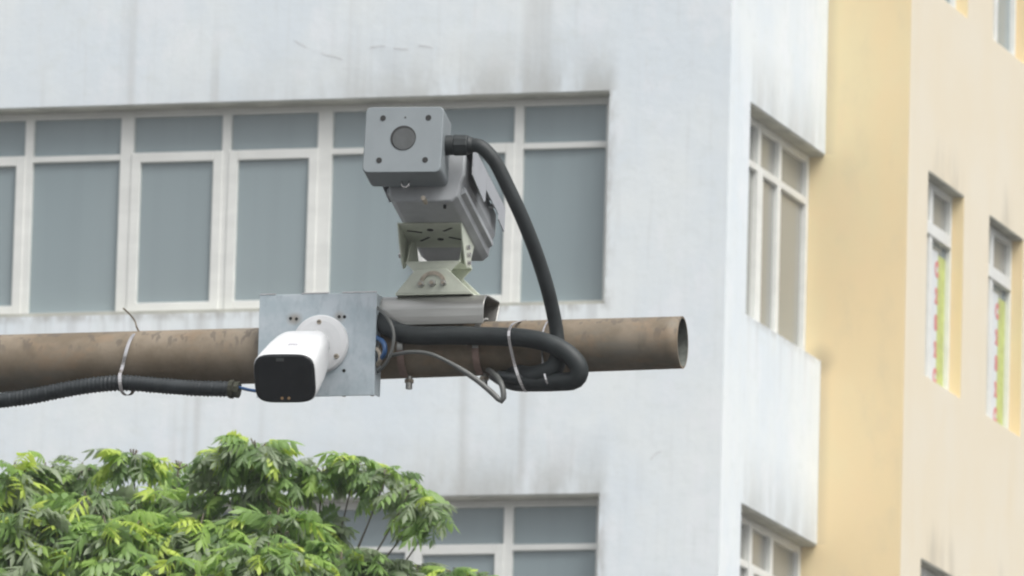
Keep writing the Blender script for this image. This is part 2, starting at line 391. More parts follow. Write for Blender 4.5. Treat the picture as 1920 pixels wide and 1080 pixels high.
# ------------------------------------------------------------------ yellow building
yb = empty('yellow_building', (-20.5, 82, 0), 'yellow and cream plastered building with narrow recessed windows, right of the white block', 'building')
q = MB(); q.box(X3-6, X3, Y2, Y2+.02, 0, TOP+.6)
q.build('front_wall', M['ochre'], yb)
YE = 100.0; P_ = 2.21; W0, W1 = 78.82, 80.11; RD = .13
wl = MB(); nb = 4; y = Y2+.021
segs = []
for i in range(nb):
    a, b = W0+P_*i, W1+P_*i-(.0 if i else 0)
    wl.box(X3-.3, X3-.001, y, a, 0, TOP+.6); y = b; segs.append((a, b))
wl.box(X3-.3, X3-.001, y, YE, 0, TOP+.6)
for a, b in segs:
    prev = 0
    for k in zs:
        wl.box(X3-.3, X3-.001, a, b, prev, 14.635+k*FLOOR); prev = 16.43+k*FLOOR
    wl.box(X3-.3, X3-.001, a, b, prev, TOP+.6)
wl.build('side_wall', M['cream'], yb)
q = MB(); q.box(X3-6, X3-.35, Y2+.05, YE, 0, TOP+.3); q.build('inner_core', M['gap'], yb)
XY = X3-RD
mpY = lambda u, v, d: Vector((XY+d, u, v))
FONT = None
def glyph(ch, size):
    cu = bpy.data.curves.new('t', 'FONT'); cu.body = ch; cu.size = size; cu.extrude = .001; cu.align_x = 'CENTER'; cu.align_y = 'CENTER'; cu.offset = .013
    o = bpy.data.objects.new('t', cu); COL.objects.link(o); dg = bpy.context.evaluated_depsgraph_get()
    me = bpy.data.meshes.new_from_object(o.evaluated_get(dg)); bpy.data.objects.remove(o); return me
for i, (a, b) in enumerate(segs):
    for k in (-1, 0, 1):
        z0, zh = 14.635+k*FLOOR, 16.43+k*FLOOR
        # ochre painted reveal lining on the far jamb, and the darker head
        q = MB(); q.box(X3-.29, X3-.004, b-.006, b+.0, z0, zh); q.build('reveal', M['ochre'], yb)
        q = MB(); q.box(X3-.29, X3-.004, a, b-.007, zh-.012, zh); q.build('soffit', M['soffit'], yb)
        q = MB(); q.box(X3-.29, X3-.004, a, b-.007, z0, z0+.006); q.build('sill', M['cream'], yb)
        win = empty('window', (0, 0, 0)); win.parent = yb; win.location = Vector((XY, a, z0))-yb.location
        fr = MB(); u0, u1 = a+.002, b-.008; zb, zt_ = z0+.008, zh-.013; zt = 16.035+k*FLOOR-.03
        barbox(fr, mpY, u0, u1, zt_-.05, zt_, -.04, .02); barbox(fr, mpY, u0, u1, zb, zb+.05, -.04, .02)
        barbox(fr, mpY, u1-.05, u1, zb, zt_, -.04, .024); barbox(fr, mpY, u0, u0+.05, zb, zt_, -.04, .022)
        mA, mB = onX(1742, 500, XY+.026).y-W0+a, onX(1747.5, 500, XY+.026).y-W0+a
        barbox(fr, mpY, mA, mB, zb+.001, zt_-.001, -.042, .026)
        barbox(fr, mpY, u0+.048, u1-.048, zt-.055, zt+.055, -.041, .036)
        fixed(mpY, mB, u1-.05, zt+.055, zt_-.05, win, M['glass2']); fixed(mpY, u0+.05, mA, zt+.055, zt_-.05, win, M['glass2'])
        fixed(mpY, mB, u1-.05, zb+.05, zt-.055, win, M['glass']); fixed(mpY, u0+.05, mA, zb+.05, zt-.055, win, M['glass2'])
        fr.build('window_frame', M['pvc'], win, bevel=.004)
        if k == 0 and i < 3:
            s0, s1, sz0, sz1 = mB+.12, onX(1778, 500, XY-.02).y-W0+a, zb+.055, zt-.13
            sm = onX(1757.8, 500, XY-.02).y-W0+a
            sg = MB(); barbox(sg, mpY, s0, sm, sz0, sz1, -.021, -.017)
            sg = sg.build('window_sign', M['signwhite'], win); sg['label'] = 'white and lime green strip sign with red characters down its left half'
            q = MB(); barbox(q, mpY, sm, s1, sz0, sz1-.02, -.021, -.0175)
            me = q.mesh('sign_green'); me.materials.append(M['signgreen'])
            off = worldloc(win)
            me.transform(Matrix.Translation(-off)); bm = bmesh.new(); bm.from_mesh(sg.data); n0 = len(bm.faces); bm.from_mesh(me)
            bm.faces.ensure_lookup_table()
            for fi in range(n0, len(bm.faces)): bm.faces[fi].material_index = 1
            glyphs = ['C', '2', '8', '2', 'C']
            n1 = len(bm.faces)
            for c_, ch in enumerate(glyphs):
                gm = glyph(ch, .175)
                zc = sz1-.16-c_*.235
                uc = onX(1755.6, 500, XY-.02).y-W0+a
                # text plane: local x -> world +Y, local y -> world z, normal -> +X
                T = Matrix(((0, 0, 1, XY-.0155), (1, 0, 0, uc), (0, 1, 0, zc), (0, 0, 0, 1)))
                gm.transform(Matrix.Translation(-off) @ T); bm.from_mesh(gm)
            bm.faces.ensure_lookup_table()
            for fi in range(n1, len(bm.faces)): bm.faces[fi].material_index = 2
            bm.to_mesh(sg.data); bm.free(); sg.data.materials.append(M['signgreen']); sg.data.materials.append(M['signred'])

# ------------------------------------------------------------------ mast arm
YP = 22.656
def W(px, py, dy=0.0): return onY(px, py, YP+dy)
PA, PB = W(-60, 683.8), W(1283, 642)
def ZA(X): return PA.z+(PB.z-PA.z)*(X-PA.x)/(PB.x-PA.x)
arm = empty('signal_mast_arm', (-12.2, YP, 0), 'long tan weathered steel pipe arm crossing the picture, open at its right end', 'pole')
def pr(X):   # radius tapers towards the tip
    t = (X-PA.x)/(PB.x-PA.x); return .0738+(.0652-.0738)*t
rs = []
XL = -12.2
def ring(X, r_, n=64): return [Vector((X, YP+math.cos(2*math.pi*i/n)*r_, ZA(X)+math.sin(2*math.pi*i/n)*r_)) for i in range(n)]
q = MB(); outer = [ring(XL+(PB.x-XL)*i/20, pr(XL+(PB.x-XL)*i/20)) for i in range(21)]
inner = [ring(PB.x-.001-(0 if i == 0 else .35*i), pr(PB.x)-.006) for i in range(3)]
def skew(rg): return [Vector((p.x-.06*(p.y-YP+.065), p.y, p.z)) for p in rg]
q.rings(outer[:-1]+[ring(PB.x-.03, pr(PB.x)), skew(outer[-1]), skew(ring(PB.x, pr(PB.x)-.005))], caps=False)
q.build('arm_pipe', M['pipe'], arm, smooth=False, bevel=0)
for p in arm.children[0].data.polygons: p.use_smooth = abs(p.normal.x) < .5
q = MB(); q.rings([skew(ring(PB.x-.0003, pr(PB.x)-.0051)), ring(PB.x-.6, pr(PB.x)-.0052), ring(PB.x-.601, .002)], caps=False); q.build('pipe_bore', M['bore_shade'], arm)
q = MB(); q.cyl((XL, YP, 0), (XL, YP, 6.6), .13, .10, 32); q.build('upright', M['pipe'], arm, smooth=False)
q = MB(); q.cyl((XL, YP, 0), (XL, YP, .03), .25, .25, 32); q.build('base_flange', M['pipe'], arm)

# ------------------------------------------------------------------ steel channel straddling the arm
ch = empty('saddle_channel', W(815, 600), 'dull stainless channel bent over the pipe under the green bracket', 'bracket')
zt_ = W(815, 553, -.055).z
x0c, x1c = W(700, 553, -.055).x, W(912, 552, -.055).x
prof = []   # (dy, z) outline of outer skin
def arcp(cy, cz, r_, a0, a1, n=8): return [(cy+r_*math.cos(R(a0+(a1-a0)*i/n)), cz+r_*math.sin(R(a0+(a1-a0)*i/n))) for i in range(n+1)]
zl = W(915, 608, -.06).z
outs = [(-.078, zl), (-.079, zl+.02)] + arcp(-.034, zt_-.045, .045, 172, 92, 12) + arcp(.054, zt_-.010, .010, 88, -30) + [(.034, zl+.012)]
def offs(o, t):
    res = []
    for i in range(len(o)):
        a = Vector(o[max(i-1, 0)]); b = Vector(o[min(i+1, len(o)-1)]); d = (b-a).normalized(); nrm = Vector((d.y, -d.x)); p_ = Vector(o[i])+nrm*t; res.append((p_.x, p_.y))
    return res
ins = offs(outs, .004)
poly = outs + ins[::-1]
q = MB(); q.rings([[Vector((X, YP+a, b)) for a, b in poly] for X in (x0c, x1c)])
q.build('channel', M['steel'], ch, smooth=False, bevel=.0008)

# ------------------------------------------------------------------ galvanised plate with the white bullet camera
DP = -.100
c0, c1, c2_ = W(487, 553.5, DP), W(707, 548, DP), W(706, 741, DP)
pl = empty('mounting_plate', W(597, 645, DP), 'square galvanised steel plate clamped to the pipe behind the white bullet camera', 'bracket')
q = MB(); q.box(c0.x, c1.x, YP+DP, YP+DP+.004, c2_.z, c1.z); q.build('plate', M['zinc'], pl, bevel=.001)
q = MB(); q.box(c1.x-.004, c1.x-.0002, YP+DP+.004, YP+DP+.05, c2_.z+.004, c1.z-.004); q.build('side_flange', M['zinc'], pl)
q = MB(); q.box(c0.x+.0002, c0.x+.004, YP+DP+.004, YP+DP+.05, c2_.z+.004, c1.z-.004); q.build('side_flange', M['zinc'], pl)
for px, py, r_ in ((545, 597, .004), (556, 598, .004), (636, 594, .0042), (646, 594, .0042), (645, 695, .0045), (541, 685, .004)):
    P = W(px, py, DP); q = MB(); q.cyl(P+Vector((0, -.0012, 0)), P+Vector((0, .001, 0)), r_, n=14); q.build('bolt_hole', M['hole'], pl)
for px, py in ((595, 742), (645, 742), (698, 741)):
    P = W(px, py, DP+.02); q = MB(); q.cyl(P+Vector((0, 0, .006)), P+Vector((0, 0, -.002)), .005, n=8); q.build('bolt', M['bolt'], pl)
for a, b in ((488, 517), (566, 616), (642, 706)):   # bright bent lip along the top edge
    A, B = W(a, 552.5-(a-488)*.024, DP), W(b, 552.5-(b-488)*.024, DP)
    q = MB(); q.box(A.x, B.x, YP+DP-.0015, YP+DP+.003, c1.z+.0005, c1.z+.0028); q.build('edge_burr', M['strap'], pl)

bc = empty('bullet_camera', W(602, 645, DP), 'white bullet camera with square black glass front, on the steel plate', 'security camera')
C0 = W(602, 646, DP)
q = MB(); rr = []
for r_, d in ((.0735, 0), (.0735, -.010), (.070, -.015), (.058, -.019), (.040, -.021)):
    rr.append([C0+Vector((math.cos(2*math.pi*i/48)*r_, d, math.sin(2*math.pi*i/48)*r_)) for i in range(48)])
q.rings(rr); q.build('mount_base', M['camwhite'], bc, smooth=False, bevel=.0015)
for px, py in ((599, 604), (631, 668), (560, 690)):
    P = W(px, py, DP-.017); q = MB(); q.cyl(P+Vector((0, .004, 0)), P+Vector((0, -.005, 0)), .0075, .006, 16); sc = q.build('screw', M['bolt'], bc, bevel=.0008)
    q = MB(); q.box(P.x-.004, P.x+.004, P.y-.0057, P.y-.0052, P.z-.0009, P.z+.0009); q.build('screw_slot', M['hole'], sc)
Pf, Pb = W(534.5, 709, DP-.29), W(572, 655, DP-.06)
ax = (Pb-Pf).normalized(); rx = ax.cross(Vector((0, 0, 1))).normalized(); ux = rx.cross(ax)
# roll the section slightly as in the photograph
def sup(cx, hw, hh, p=4.2, n=48):
    out = []
    for i in range(n):
        t = 2*math.pi*i/n; c, s = math.cos(t), math.sin(t)
        out.append(cx + rx*hw*math.copysign(abs(c)**(2/p), c) + ux*hh*math.copysign(abs(s)**(2/p), s))
    return out
L_ = (Pb-Pf).length; HW, HH = .0785, .0635
q = MB(); q.rings([sup(Pf+ax*(L_*t), HW*s, HH*s2, p) for t, s, s2, p in ((0, .985, .985, 4.4), (.015, 1, 1, 4.4), (.25, .98, .98, 4.4), (.55, .93, .95, 4.4), (.8, .86, .90, 4.4), (.92, .81, .85, 4), (.98, .72, .75, 3.4), (1.0, .55, .56, 2.8))])
q.build('camera_body', M['camwhite'], bc, smooth=True)
q = MB(); q.rings([sup(Pf-ax*d, HW*s, HH*s, 4.4) for d, s in ((-.002, .975), (.004, .975), (.0075, .955), (.009, .90))])
fg = q.build('front_glass', M['face'], bc, smooth=False, bevel=0)
for a in (-.0085, .0085):
    P = Pf - ax*.009 + rx*(a+.0) - ux*.049; q = MB(); q.cyl(P+ax*.001, P-ax*.0012, .0036, n=14); q.build('emitter', M['amber'], fg)
P = Pf-ax*.009+ux*.050-rx*.008; q = MB(); q.box(-.010, .010, -.004, .004, 0, .0012, lambda a, b, c: P+rx*a+ux*b-ax*c); q.build('light_sensor', M['lens'], fg)
for i in range(4):   # illegible small print on the roof of the camera
    P = Pf+ax*.085+ux*(HH*.985)+rx*(-.002+i*.0062); q = MB(); q.box(-.0024, .0024, -.007, .007, -.004, .0016, lambda a, b, c: P+rx*a+ax*b+ux*c); q.build('logo_print', M['mark'], bc)
q = MB(); q.tube([Pb-ax*.03, Pb+ax*.02, (Pb+C0)/2+Vector((0, -.01, 0)), C0+Vector((0, -.015, 0))], .034, 24, .01); q.build('swivel_arm', M['camwhite'], bc, smooth=True)

# ------------------------------------------------------------------ grey traffic camera
tcam = empty('traffic_camera', W(815, 548), 'long grey traffic camera with square end cap on a pale green tilt bracket', 'traffic camera')
Nn, Ff = W(797, 322, -.25), W(857, 437, .20)
a_ = (Ff-Nn).normalized(); LB = (Ff-Nn).length; rr_ = a_.cross(Vector((0, 0, 1))).normalized(); uu = rr_.cross(a_)
def BF(w_, h, t): return Nn + rr_*w_ + uu*h + a_*t
half = [(.072, -.078), (.086, -.066), (.092, -.030), (.100, -.010), (.100, .045), (.082, .068)]
prof = half + [(-x, y) for x, y in half[::-1]]
q = MB(); q.rings([[BF(x*s, y*s, t) for x, y in prof] for t, s in ((0, .97), (.006, 1), (LB-.01, 1), (LB, .97))])
q.build('housing', M['grey2'], tcam, bevel=.003)
# pressed rails along both lower sides
for sg_ in (1, -1):
    q = MB(); q.prism([BF(sg_*x, y, .03) for x, y in ((.088, -.052), (.1, -.046), (.1, -.034), (.09, -.030))], a_*(LB-.06)); q.build('side_rail', M['grey2'], tcam, bevel=.0015)
# stepped sun shroud standing off the housing
for sg_ in (1, -1):
    xo = sg_*.118
    q = MB()
    q.prism([BF(xo, h, t) for t, h in ((0.0, .066), (0.0, -.008), (.170, -.020), (.188, -.010), (.191, .066))], rr_*(.0025*sg_))
    q.prism([BF(xo, h, t) for t, h in ((.1911, .066), (.1911, .020), (.372, .020), (.375, .066))], rr_*(.0025*sg_))
    q.prism([BF(xo, h, t) for t, h in ((.3751, .066), (.3751, .008), (.462, .004), (.462, .066))], rr_*(.0025*sg_))
    q.build('shroud_side', M['shroud'], tcam)
    q = MB(); q.hexa([BF(xo, .066, 0), BF(xo, .066, .462), BF(sg_*.094, .088, .462), BF(sg_*.094, .088, 0), BF(xo+sg_*.0025, .067, 0), BF(xo+sg_*.0025, .067, .462), BF(sg_*.095, .0905, .462), BF(sg_*.095, .0905, 0)])
    q.build('shroud_shoulder', M['shroud'], tcam)
q = MB(); q.box(-.094, .094, .088, .0905, 0, .462, BF); q.build('shroud_top', M['shroud'], tcam)
for sg_ in (1, -1):
    for t in (.12, .34):
        q = MB(); q.cyl(BF(sg_*.098, .03, t), BF(sg_*.119, .03, t), .006, n=10); q.build('spacer', M['grey2'], tcam)
# square rear box facing the viewer
Rc = W(756, 261.5, -.36); bh = .0865; bw = .0985; bd = .105
roll = R(1.2)
r2_ = rr_*math.cos(roll)-uu*math.sin(roll)*0; 
def BX(w_, h, t): return Rc + rr_*w_ + uu*h + a_*t
def rrect(hw, hh, r_, n=6):
    o = []
    for cx, cy, a0 in ((hw-r_, hh-r_, 0), (-hw+r_, hh-r_, 90), (-hw+r_, -hh+r_, 180), (hw-r_, -hh+r_, 270)):
        for i in range(n+1): t = R(a0+90*i/n); o.append((cx+r_*math.cos(t), cy+r_*math.sin(t)))
    return o
q = MB(); q.rings([[BX(x, y, t) for x, y in rrect(bw*s, bh*s, .014)] for t, s in ((0, .985), (.0025, 1), (bd, 1))])
rb = q.build('end_box', M['grey'], tcam, bevel=.001)
P = (0, .004)
q = MB(); n = 40
def cring(r_, t, n=40): return [BX(P[0]+r_*math.cos(2*math.pi*i/n), P[1]+r_*math.sin(2*math.pi*i/n), t) for i in range(n)]
q.rings([cring(.0320, -.0015), cring(.0320, .001)]); q.build('lens_recess_shade', M['hole'], rb)  # off-centre black disc paints the shade inside the lens recess
q = MB(); P = (.0016, .0012); q.rings([cring(.0283, -.0022), cring(.0300, .001)]); q.build('lens_window', M['lens'], rb)
for x, y in ((-.054, .0565), (.0605, .0570), (.0585, -.054), (-.0575, -.0545)):
    q = MB(); q.cyl(BX(x, y, -.0012), BX(x, y, .003), .0072, n=18); q.build('screw_hole', M['hole'], rb)
q = MB(); q.cyl(BX(.002, .058, -.001), BX(.002, .058, .003), .0022, n=10); q.build('screw_hole', M['hole'], rb)
# neck between box and housing
q = MB(); q.box(-.055, .060, -.060, .035, bd, (Nn-Rc).dot(a_)+.004, lambda x, y, t: BX(x, y, t)); q.build('neck', M['grey2'], tcam, bevel=.003)
P0 = BX(.0, -bh, .06); q = MB()
q.tube([P0+rr_*.009*math.cos(R(t))-uu*(.006+.011*math.sin(R(t)))*1 for t in range(-20, 201, 20)], .0030, 8, .003); q.build('eye_hook', M['strap'], tcam, smooth=True)
P0 = W(794, 372, -.30); q = MB(); q.cyl(P0+a_*.03, P0-a_*.004, .006, n=12); q.build('screw', M['bolt'], tcam)
P0 = W(834, 388, -.23); q = MB(); q.cyl(P0+uu*.01, P0-uu*.004, .004, n=10); q.build('screw', M['hole'], tcam)
# cable gland on the right side of the box
G0 = BX(bw, .004, .055)
q = MB(); q.cyl(G0-rr_*.004, G0+rr_*.020, .0255, .0245, 28); gl = q.build('cable_gland', M['black'], tcam, bevel=.002)
q = MB(); q.cyl(G0+rr_*.019, G0+rr_*.056, .0275, .0265, 10); q.build('gland_nut', M['black'], gl, bevel=.004)
q = MB(); q.cyl(G0+rr_*.055, G0+rr_*.068, .0235, .0195, 24); q.build('gland_neck', M['black'], gl, bevel=.003)

# tilt bracket, three folded pieces
zo = -.0785; tA, tB = .155, .335; wA, wB = -.094, .070
q = MB(); q.box(wA, wB, zo-.004, zo, tA, tB, BF)
zz = zo-.004
for wx, sg_ in ((wA, 1), (wB, -1)):
    q.prism([BF(wx, zz, tA), BF(wx, zz, tB), BF(wx, zz-.045, tB-.03), BF(wx, zz-.072, tB-.055), BF(wx, zz-.082, tB-.075), BF(wx, zz-.072, tB-.105), BF(wx, zz-.035, tA+.03)], rr_*(.004*sg_))
ub = q.build('upper_bracket', M['green'], tcam, bevel=.001)
cx_ = (wA+wB)/2
for dx, dt, rd in ((-.006, .045, .0085), (.008, .115, .0085)):
    q = MB(); q.cyl(BF(cx_+dx, zo-.0052, tA+dt), BF(cx_+dx, zo-.003, tA+dt), rd, n=18); q.build('bolt_hole', M['hole'], ub)
for x0, t0, x1, t1 in ((-.045, .128, -.018, .10), (.026, .055, .052, .03), (.032, .10, .062, .12), (-.066, .05, -.03, .065)):
    d = Vector((x1-x0, t1-t0)); nn = Vector((-d.y, d.x)).normalized()*.0035
    q = MB(); q.hexa([BF(cx_+x, zo-.0048+k*.0015, tA+t) for k in (0, 1) for x, t in ((x0+nn.x, t0+nn.y), (x0-nn.x, t0-nn.y), (x1-nn.x, t1-nn.y), (x1+nn.x, t1+nn.y))]); q.build('slot', M['hole'], ub)
zm = W(810, 489.5, -.055).z; XM0, XM1 = W(761, 490, -.055).x, W(862, 488, -.055).x
zbs = zt_+.003
mb = MB(); mb.box(XM0, XM1, YP-.055, YP+.055, zm-.004, zm)
zp_ = W(810, 520, -.055).z
xw0, xw1 = W(776, 505, -.055).x, W(846, 505, -.055).x; xc0, xc1 = (xw0+xw1)/2-.03, (xw0+xw1)/2+.03
for yy in (YP-.056, YP+.052):
    mb.prism([Vector(p) for p in ((XM0, yy, zm-.0041), (XM1, yy, zm-.0041), (XM1-.02, yy, zm-.024), (xc1, yy, zm-.06), (xc0, yy, zm-.06), (XM0+.02, yy, zm-.024))], Vector((0, .004, 0)))
for xx in (XM0, XM1-.004):
    mb.prism([Vector(p) for p in ((xx, YP-.05, zm+.0001), (xx, YP+.05, zm+.0001), (xx, YP+.028, zm+.045), (xx, YP+.012, zm+.06), (xx, YP-.012, zm+.06), (xx, YP-.028, zm+.045))], Vector((.004, 0, 0)))
mbo = mb.build('middle_bracket', M['green'], tcam, bevel=.001)
bb = MB(); XB0, XB1 = W(741, 552, -.062).x, W(884, 549, -.062).x
bb.box(XB0, XB1, YP-.062, YP+.062, zbs-.003, zbs+.001)
for yy in (YP-.0625, YP+.0585):
    bb.prism([Vector(p) for p in ((XB0, yy, zbs+.0012), (XB1, yy, zbs+.0012), (xw1+.004, yy, zbs+.050), (xw1-.010, yy, zbs+.062), (xw0+.012, yy, zbs+.062), (xw0-.004, yy, zbs+.050))], Vector((0, .004, 0)))
bbo = bb.build('base_bracket', M['green'], tcam, bevel=.001)
# arc slot and pivot bolt on the front ear
PC = W(811, 531, -.0635)
q = MB(); q.strap([PC+Vector((math.cos(R(t))*.030, -.0012, math.sin(R(t))*.026)) for t in range(-12, 193, 12)], Vector((0, 1, 0)), .0022, .0095); q.build('arc_slot', M['bolt'], bbo)
for dx, dz, r_ in ((0, 0, .010), (-.030, -.002, .0095), (.029, .0, .0085)):
    P0 = PC+Vector((dx, 0, dz)); q = MB(); q.cyl(P0+Vector((0, .003, 0)), P0+Vector((0, -.008, 0)), r_, r_*.9, 6); o = q.build('bolt', M['steel'], bbo, bevel=.001)
    q = MB(); q.cyl(P0+Vector((0, -.008, 0)), P0+Vector((0, -.013, 0)), r_*.5, r_*.5, 12); q.build('bolt_shank', M['bolt'], o)
for wx, sg_ in ((wA, -1), (wB, 1)):
    for h_, t_ in (((-.05, tB-.085), (-.068, tB-.075), (-.035, tB-.10)) if sg_ > 0 else ((-.05, tB-.085),)):
        P0 = BF(wx, zz+h_, t_); q = MB(); q.cyl(P0-rr_*sg_*.002, P0+rr_*sg_*.010, .0065, .006, 6); q.build('bolt', M['strap'], ub)

# ------------------------------------------------------------------ conduits, cables and ties
def tubeobj(name, pts, rad, mat, label, cat, parent=None, n=16, step=.01, group=None):
    q = MB(); P = [W(*p) for p in pts]; q.tube(P, rad, n, step)
    o = q.build(name, mat, parent, None if parent else P[0], smooth=True)
    if not parent: tag(o, label, cat, group)
    return o
Gp = G0+rr_*.066
q = MB(); q.tube([G0+rr_*.050, Gp, W(903, 276, -.29), W(928, 303, -.28), W(953, 352, -.26), W(979, 408, -.23), W(1003, 468, -.19), W(1024, 532, -.15), W(1037, 585, -.115), W(1044, 625, -.098), W(1046, 660, -.097), W(1040, 688, -.098), W(1014, 704, -.092), W(982, 706, -.05), W(960, 695, .02), W(950, 690, .10)], lambda L: .0178+.0095*min(1, max(0, (L-.60)/.05)), 20, .012)
tag(q.build('cable_hose', M['black'], None, G0, smooth=True), 'black rubber hose curving down from the grey traffic camera to the pipe', 'hose')
tubeobj('cable_hose', [(672, 575, .0), (703, 588, -.045), (724, 611, -.078), (770, 628, -.097), (850, 629, -.098), (930, 631, -.100), (985, 634, -.112), (1030, 644, -.128), (1066, 664, -.132), (1086, 690, -.128), (1078, 712, -.118), (1045, 716, -.105), (1000, 717, -.085), (968, 716, -.05), (945, 708, .0), (925, 695, .08)], .0232, M['black'],
        'thick black hose lying along the pipe and looping back near its open end', 'hose', n=22)
pitch = .0108
tubeobj('cable_conduit', [(-420, 790, -.06), (-200, 772, -.07), (-80, 762, -.073), (0, 751, -.075), (60, 743, -.077), (120, 731, -.080), (180, 721.5, -.082), (235, 718, -.083), (300, 723, -.083), (370, 728, -.081), (437, 729.5, -.078)],
        lambda L: .0192+.0021*math.sin(2*math.pi*L/pitch), M['blackc'], 'black corrugated conduit strapped along the underside of the pipe, left', 'conduit', n=20, step=.0023)
F0, F1 = W(430, 729.5, -.078), W(449, 731, -.077)
q = MB(); q.cyl(F0, F0.lerp(F1, .45), .0235, .024, 12); q.cyl(F0.lerp(F1, .451), F1, .020, .0215, 9)
tag(q.build('conduit_fitting', M['putty'], None, F0, bevel=.002), 'dark olive end fitting on the left conduit where the blue cable comes out', 'fitting')
tubeobj('network_cable', [(440, 724, -.078), (462, 730, -.09), (485, 734, -.10), (510, 738, -.09)], .0042, M['blue'], 'bright blue cable running from the conduit fitting to the bullet camera', 'cable', n=10)
tubeobj('network_cable', [(690, 620, -.06), (706, 633, -.09), (717, 640, -.11), (722, 652, -.115), (718, 668, -.11), (700, 682, -.06)], .0062, M['blue'], 'blue cable looping out behind the right edge of the steel plate', 'cable', n=10)
tubeobj('thin_cable', [(695, 556, -.05), (706, 575, -.09), (724, 592, -.12), (737, 618, -.128), (737, 648, -.128), (727, 676, -.12), (712, 694, -.09), (700, 702, -.06)], .0042, M['greycable'], 'thin dark cable arching just right of the steel plate', 'cable', n=10)
tubeobj('thin_cable', [(700, 672, -.08), (735, 666, -.10), (770, 660, -.118), (808, 664, -.122), (850, 684, -.122), (892, 711, -.122), (922, 736, -.12), (938, 751, -.12), (944, 748, -.12), (943, 730, -.12), (936, 712, -.11), (925, 700, -.08), (910, 690, .0)], lambda L: .0050+.0022*min(1, max(0, (L-.22)/.05)), M['greycable'], 'thin grey cable hanging in a sharp loop below the pipe', 'cable', n=12)
tubeobj('thin_cable', [(700, 650, -.07), (709, 656, -.10), (714, 668, -.105), (708, 684, -.09), (696, 690, -.05)], .0060, M['bolt'], 'short tan cable stub beside the blue cable at the plate edge', 'cable', n=10)
tubeobj('cable_splice', [(935, 704, -.075), (950, 707, -.085), (985, 712, -.082), (1010, 716, -.08)], .013, M['blackc'], 'dark taped cable splice strapped beneath the pipe inside the hose loop', 'cable', n=12)

def clamp(px, name, label):
    X = W(px, 650, -.08).x; r_ = pr(X)+.0075; ZP = ZA(X); root = empty(name, (X, YP, ZP), label, 'clamp', 'rod clamps round the pipe')
    def C(a): return Vector((X, YP-math.cos(R(a))*r_, ZP-math.sin(R(a))*r_))
    q = MB(); q.strap([C(a) for a in range(-95, 26, 6)], Vector((1, 0, 0)), .015, .004); q.build('steel_band', M['steel'], root)
    q = MB(); q.strap([C(a) for a in range(8, 72, 6)], Vector((1, 0, 0)), .017, .005); q.build('painted_band', M['tape'], root)
    q = MB(); e = Vector((X+.006, YP-.010, ZP-pr(X)+.004)); q.cyl(e, e-Vector((0, 0, .034)), .0085, n=12); st = q.build('threaded_stud', M['steel'], root)
    q = MB(); q.cyl(e-Vector((0, 0, .010)), e-Vector((0, 0, .018)), .013, n=6); q.build('nut', M['bolt'], st)
clamp(749, 'pipe_clamp', 'steel band clamp round the pipe right beside the square plate')
clamp(890, 'pipe_clamp', 'steel band clamp round the pipe where the thin grey cable crosses it')
def tie(pts, label, tail=None, wd=.009):
    P = [W(*p) for p in pts]; q = MB(); q.strap(P, Vector((1, 0, .0)), wd, .0015)
    root = empty('cable_tie', P[0], label, 'cable tie'); q.build('band', M['strap'], root)
    if tail: q = MB(); q.strap([W(*p) for p in tail], Vector((1, 0, .2)), .0045, .0012); q.build('loose_tail', M['bolt'], root)
tie([(262, 621, .02), (257, 622, -.012), (252, 626, -.040), (246, 634, -.062), (240, 648, -.077), (235, 665, -.081), (229, 690, -.080), (225, 702, -.104), (225, 718, -.1085), (228, 733, -.102), (236, 741, -.085), (246, 739, -.072), (250, 732, -.055)], 'bright steel cable tie holding the left conduit, with a loose tail sticking up',
    [(262, 624, -.02), (256, 613, -.03), (253, 602, -.03), (243, 589, -.035), (230, 577, -.04)])
tie([(985, 600, .0), (972, 603, -.045), (961, 608, -.105), (956, 616, -.126), (954, 628, -.134), (956, 645, -.130), (964, 680, -.118), (972, 706, -.117), (980, 726, -.112), (986, 734, -.09), (988, 734, -.06)], 'steel cable tie slanting over the thick hose left of its loop', wd=.0075)
tie([(1032, 601, -.03), (1026, 604, -.06), (1020, 616, -.085), (1017, 630, -.09), (1016, 650, -.095), (1017, 672, -.105), (1019, 692, -.118), (1024, 712, -.125), (1030, 729, -.112), (1033, 734, -.09)], 'steel cable tie around the hoses nearest the bend of the loop', wd=.0045)

# ------------------------------------------------------------------ tree
TY = 31.0
tr_x = onY(250, 1000, TY).x
tree = empty('tree', (tr_x-.3, TY+.4, 0), 'leafy green tree with yellow green new shoots below the pipe, lower left', 'tree')
def leafmat(name, c, c2, tr=.35):
    n = N(name, .42, spec=.45); oi = n.n('ShaderNodeObjectInfo')
    b = n.mix(n.step(n.noise((9, 9, 9), 3, .6), .3, .7), c, c2); n.color(b)
    tn = n.n('ShaderNodeBsdfTranslucent'); n.put(tn.inputs[0], n.mix(.0, tuple(min(1, x*1.5) for x in c2), c2))
    mx = n.n('ShaderNodeMixShader'); mx.inputs[0].default_value = tr
    out = n.t.nodes['Material Output']; n.t.links.new(n.b.outputs[0], mx.inputs[1]); n.t.links.new(tn.outputs[0], mx.inputs[2]); n.t.links.new(mx.outputs[0], out.inputs[0]); return n.m
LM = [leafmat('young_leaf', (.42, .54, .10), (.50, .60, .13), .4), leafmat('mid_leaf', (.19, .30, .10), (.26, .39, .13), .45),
      leafmat('dusty_leaf', (.23, .285, .18), (.30, .355, .235), .4), leafmat('deep_leaf', (.13, .21, .085), (.18, .265, .115), .45), leafmat('fresh_leaf', (.26, .39, .10), (.32, .46, .12), .45)]
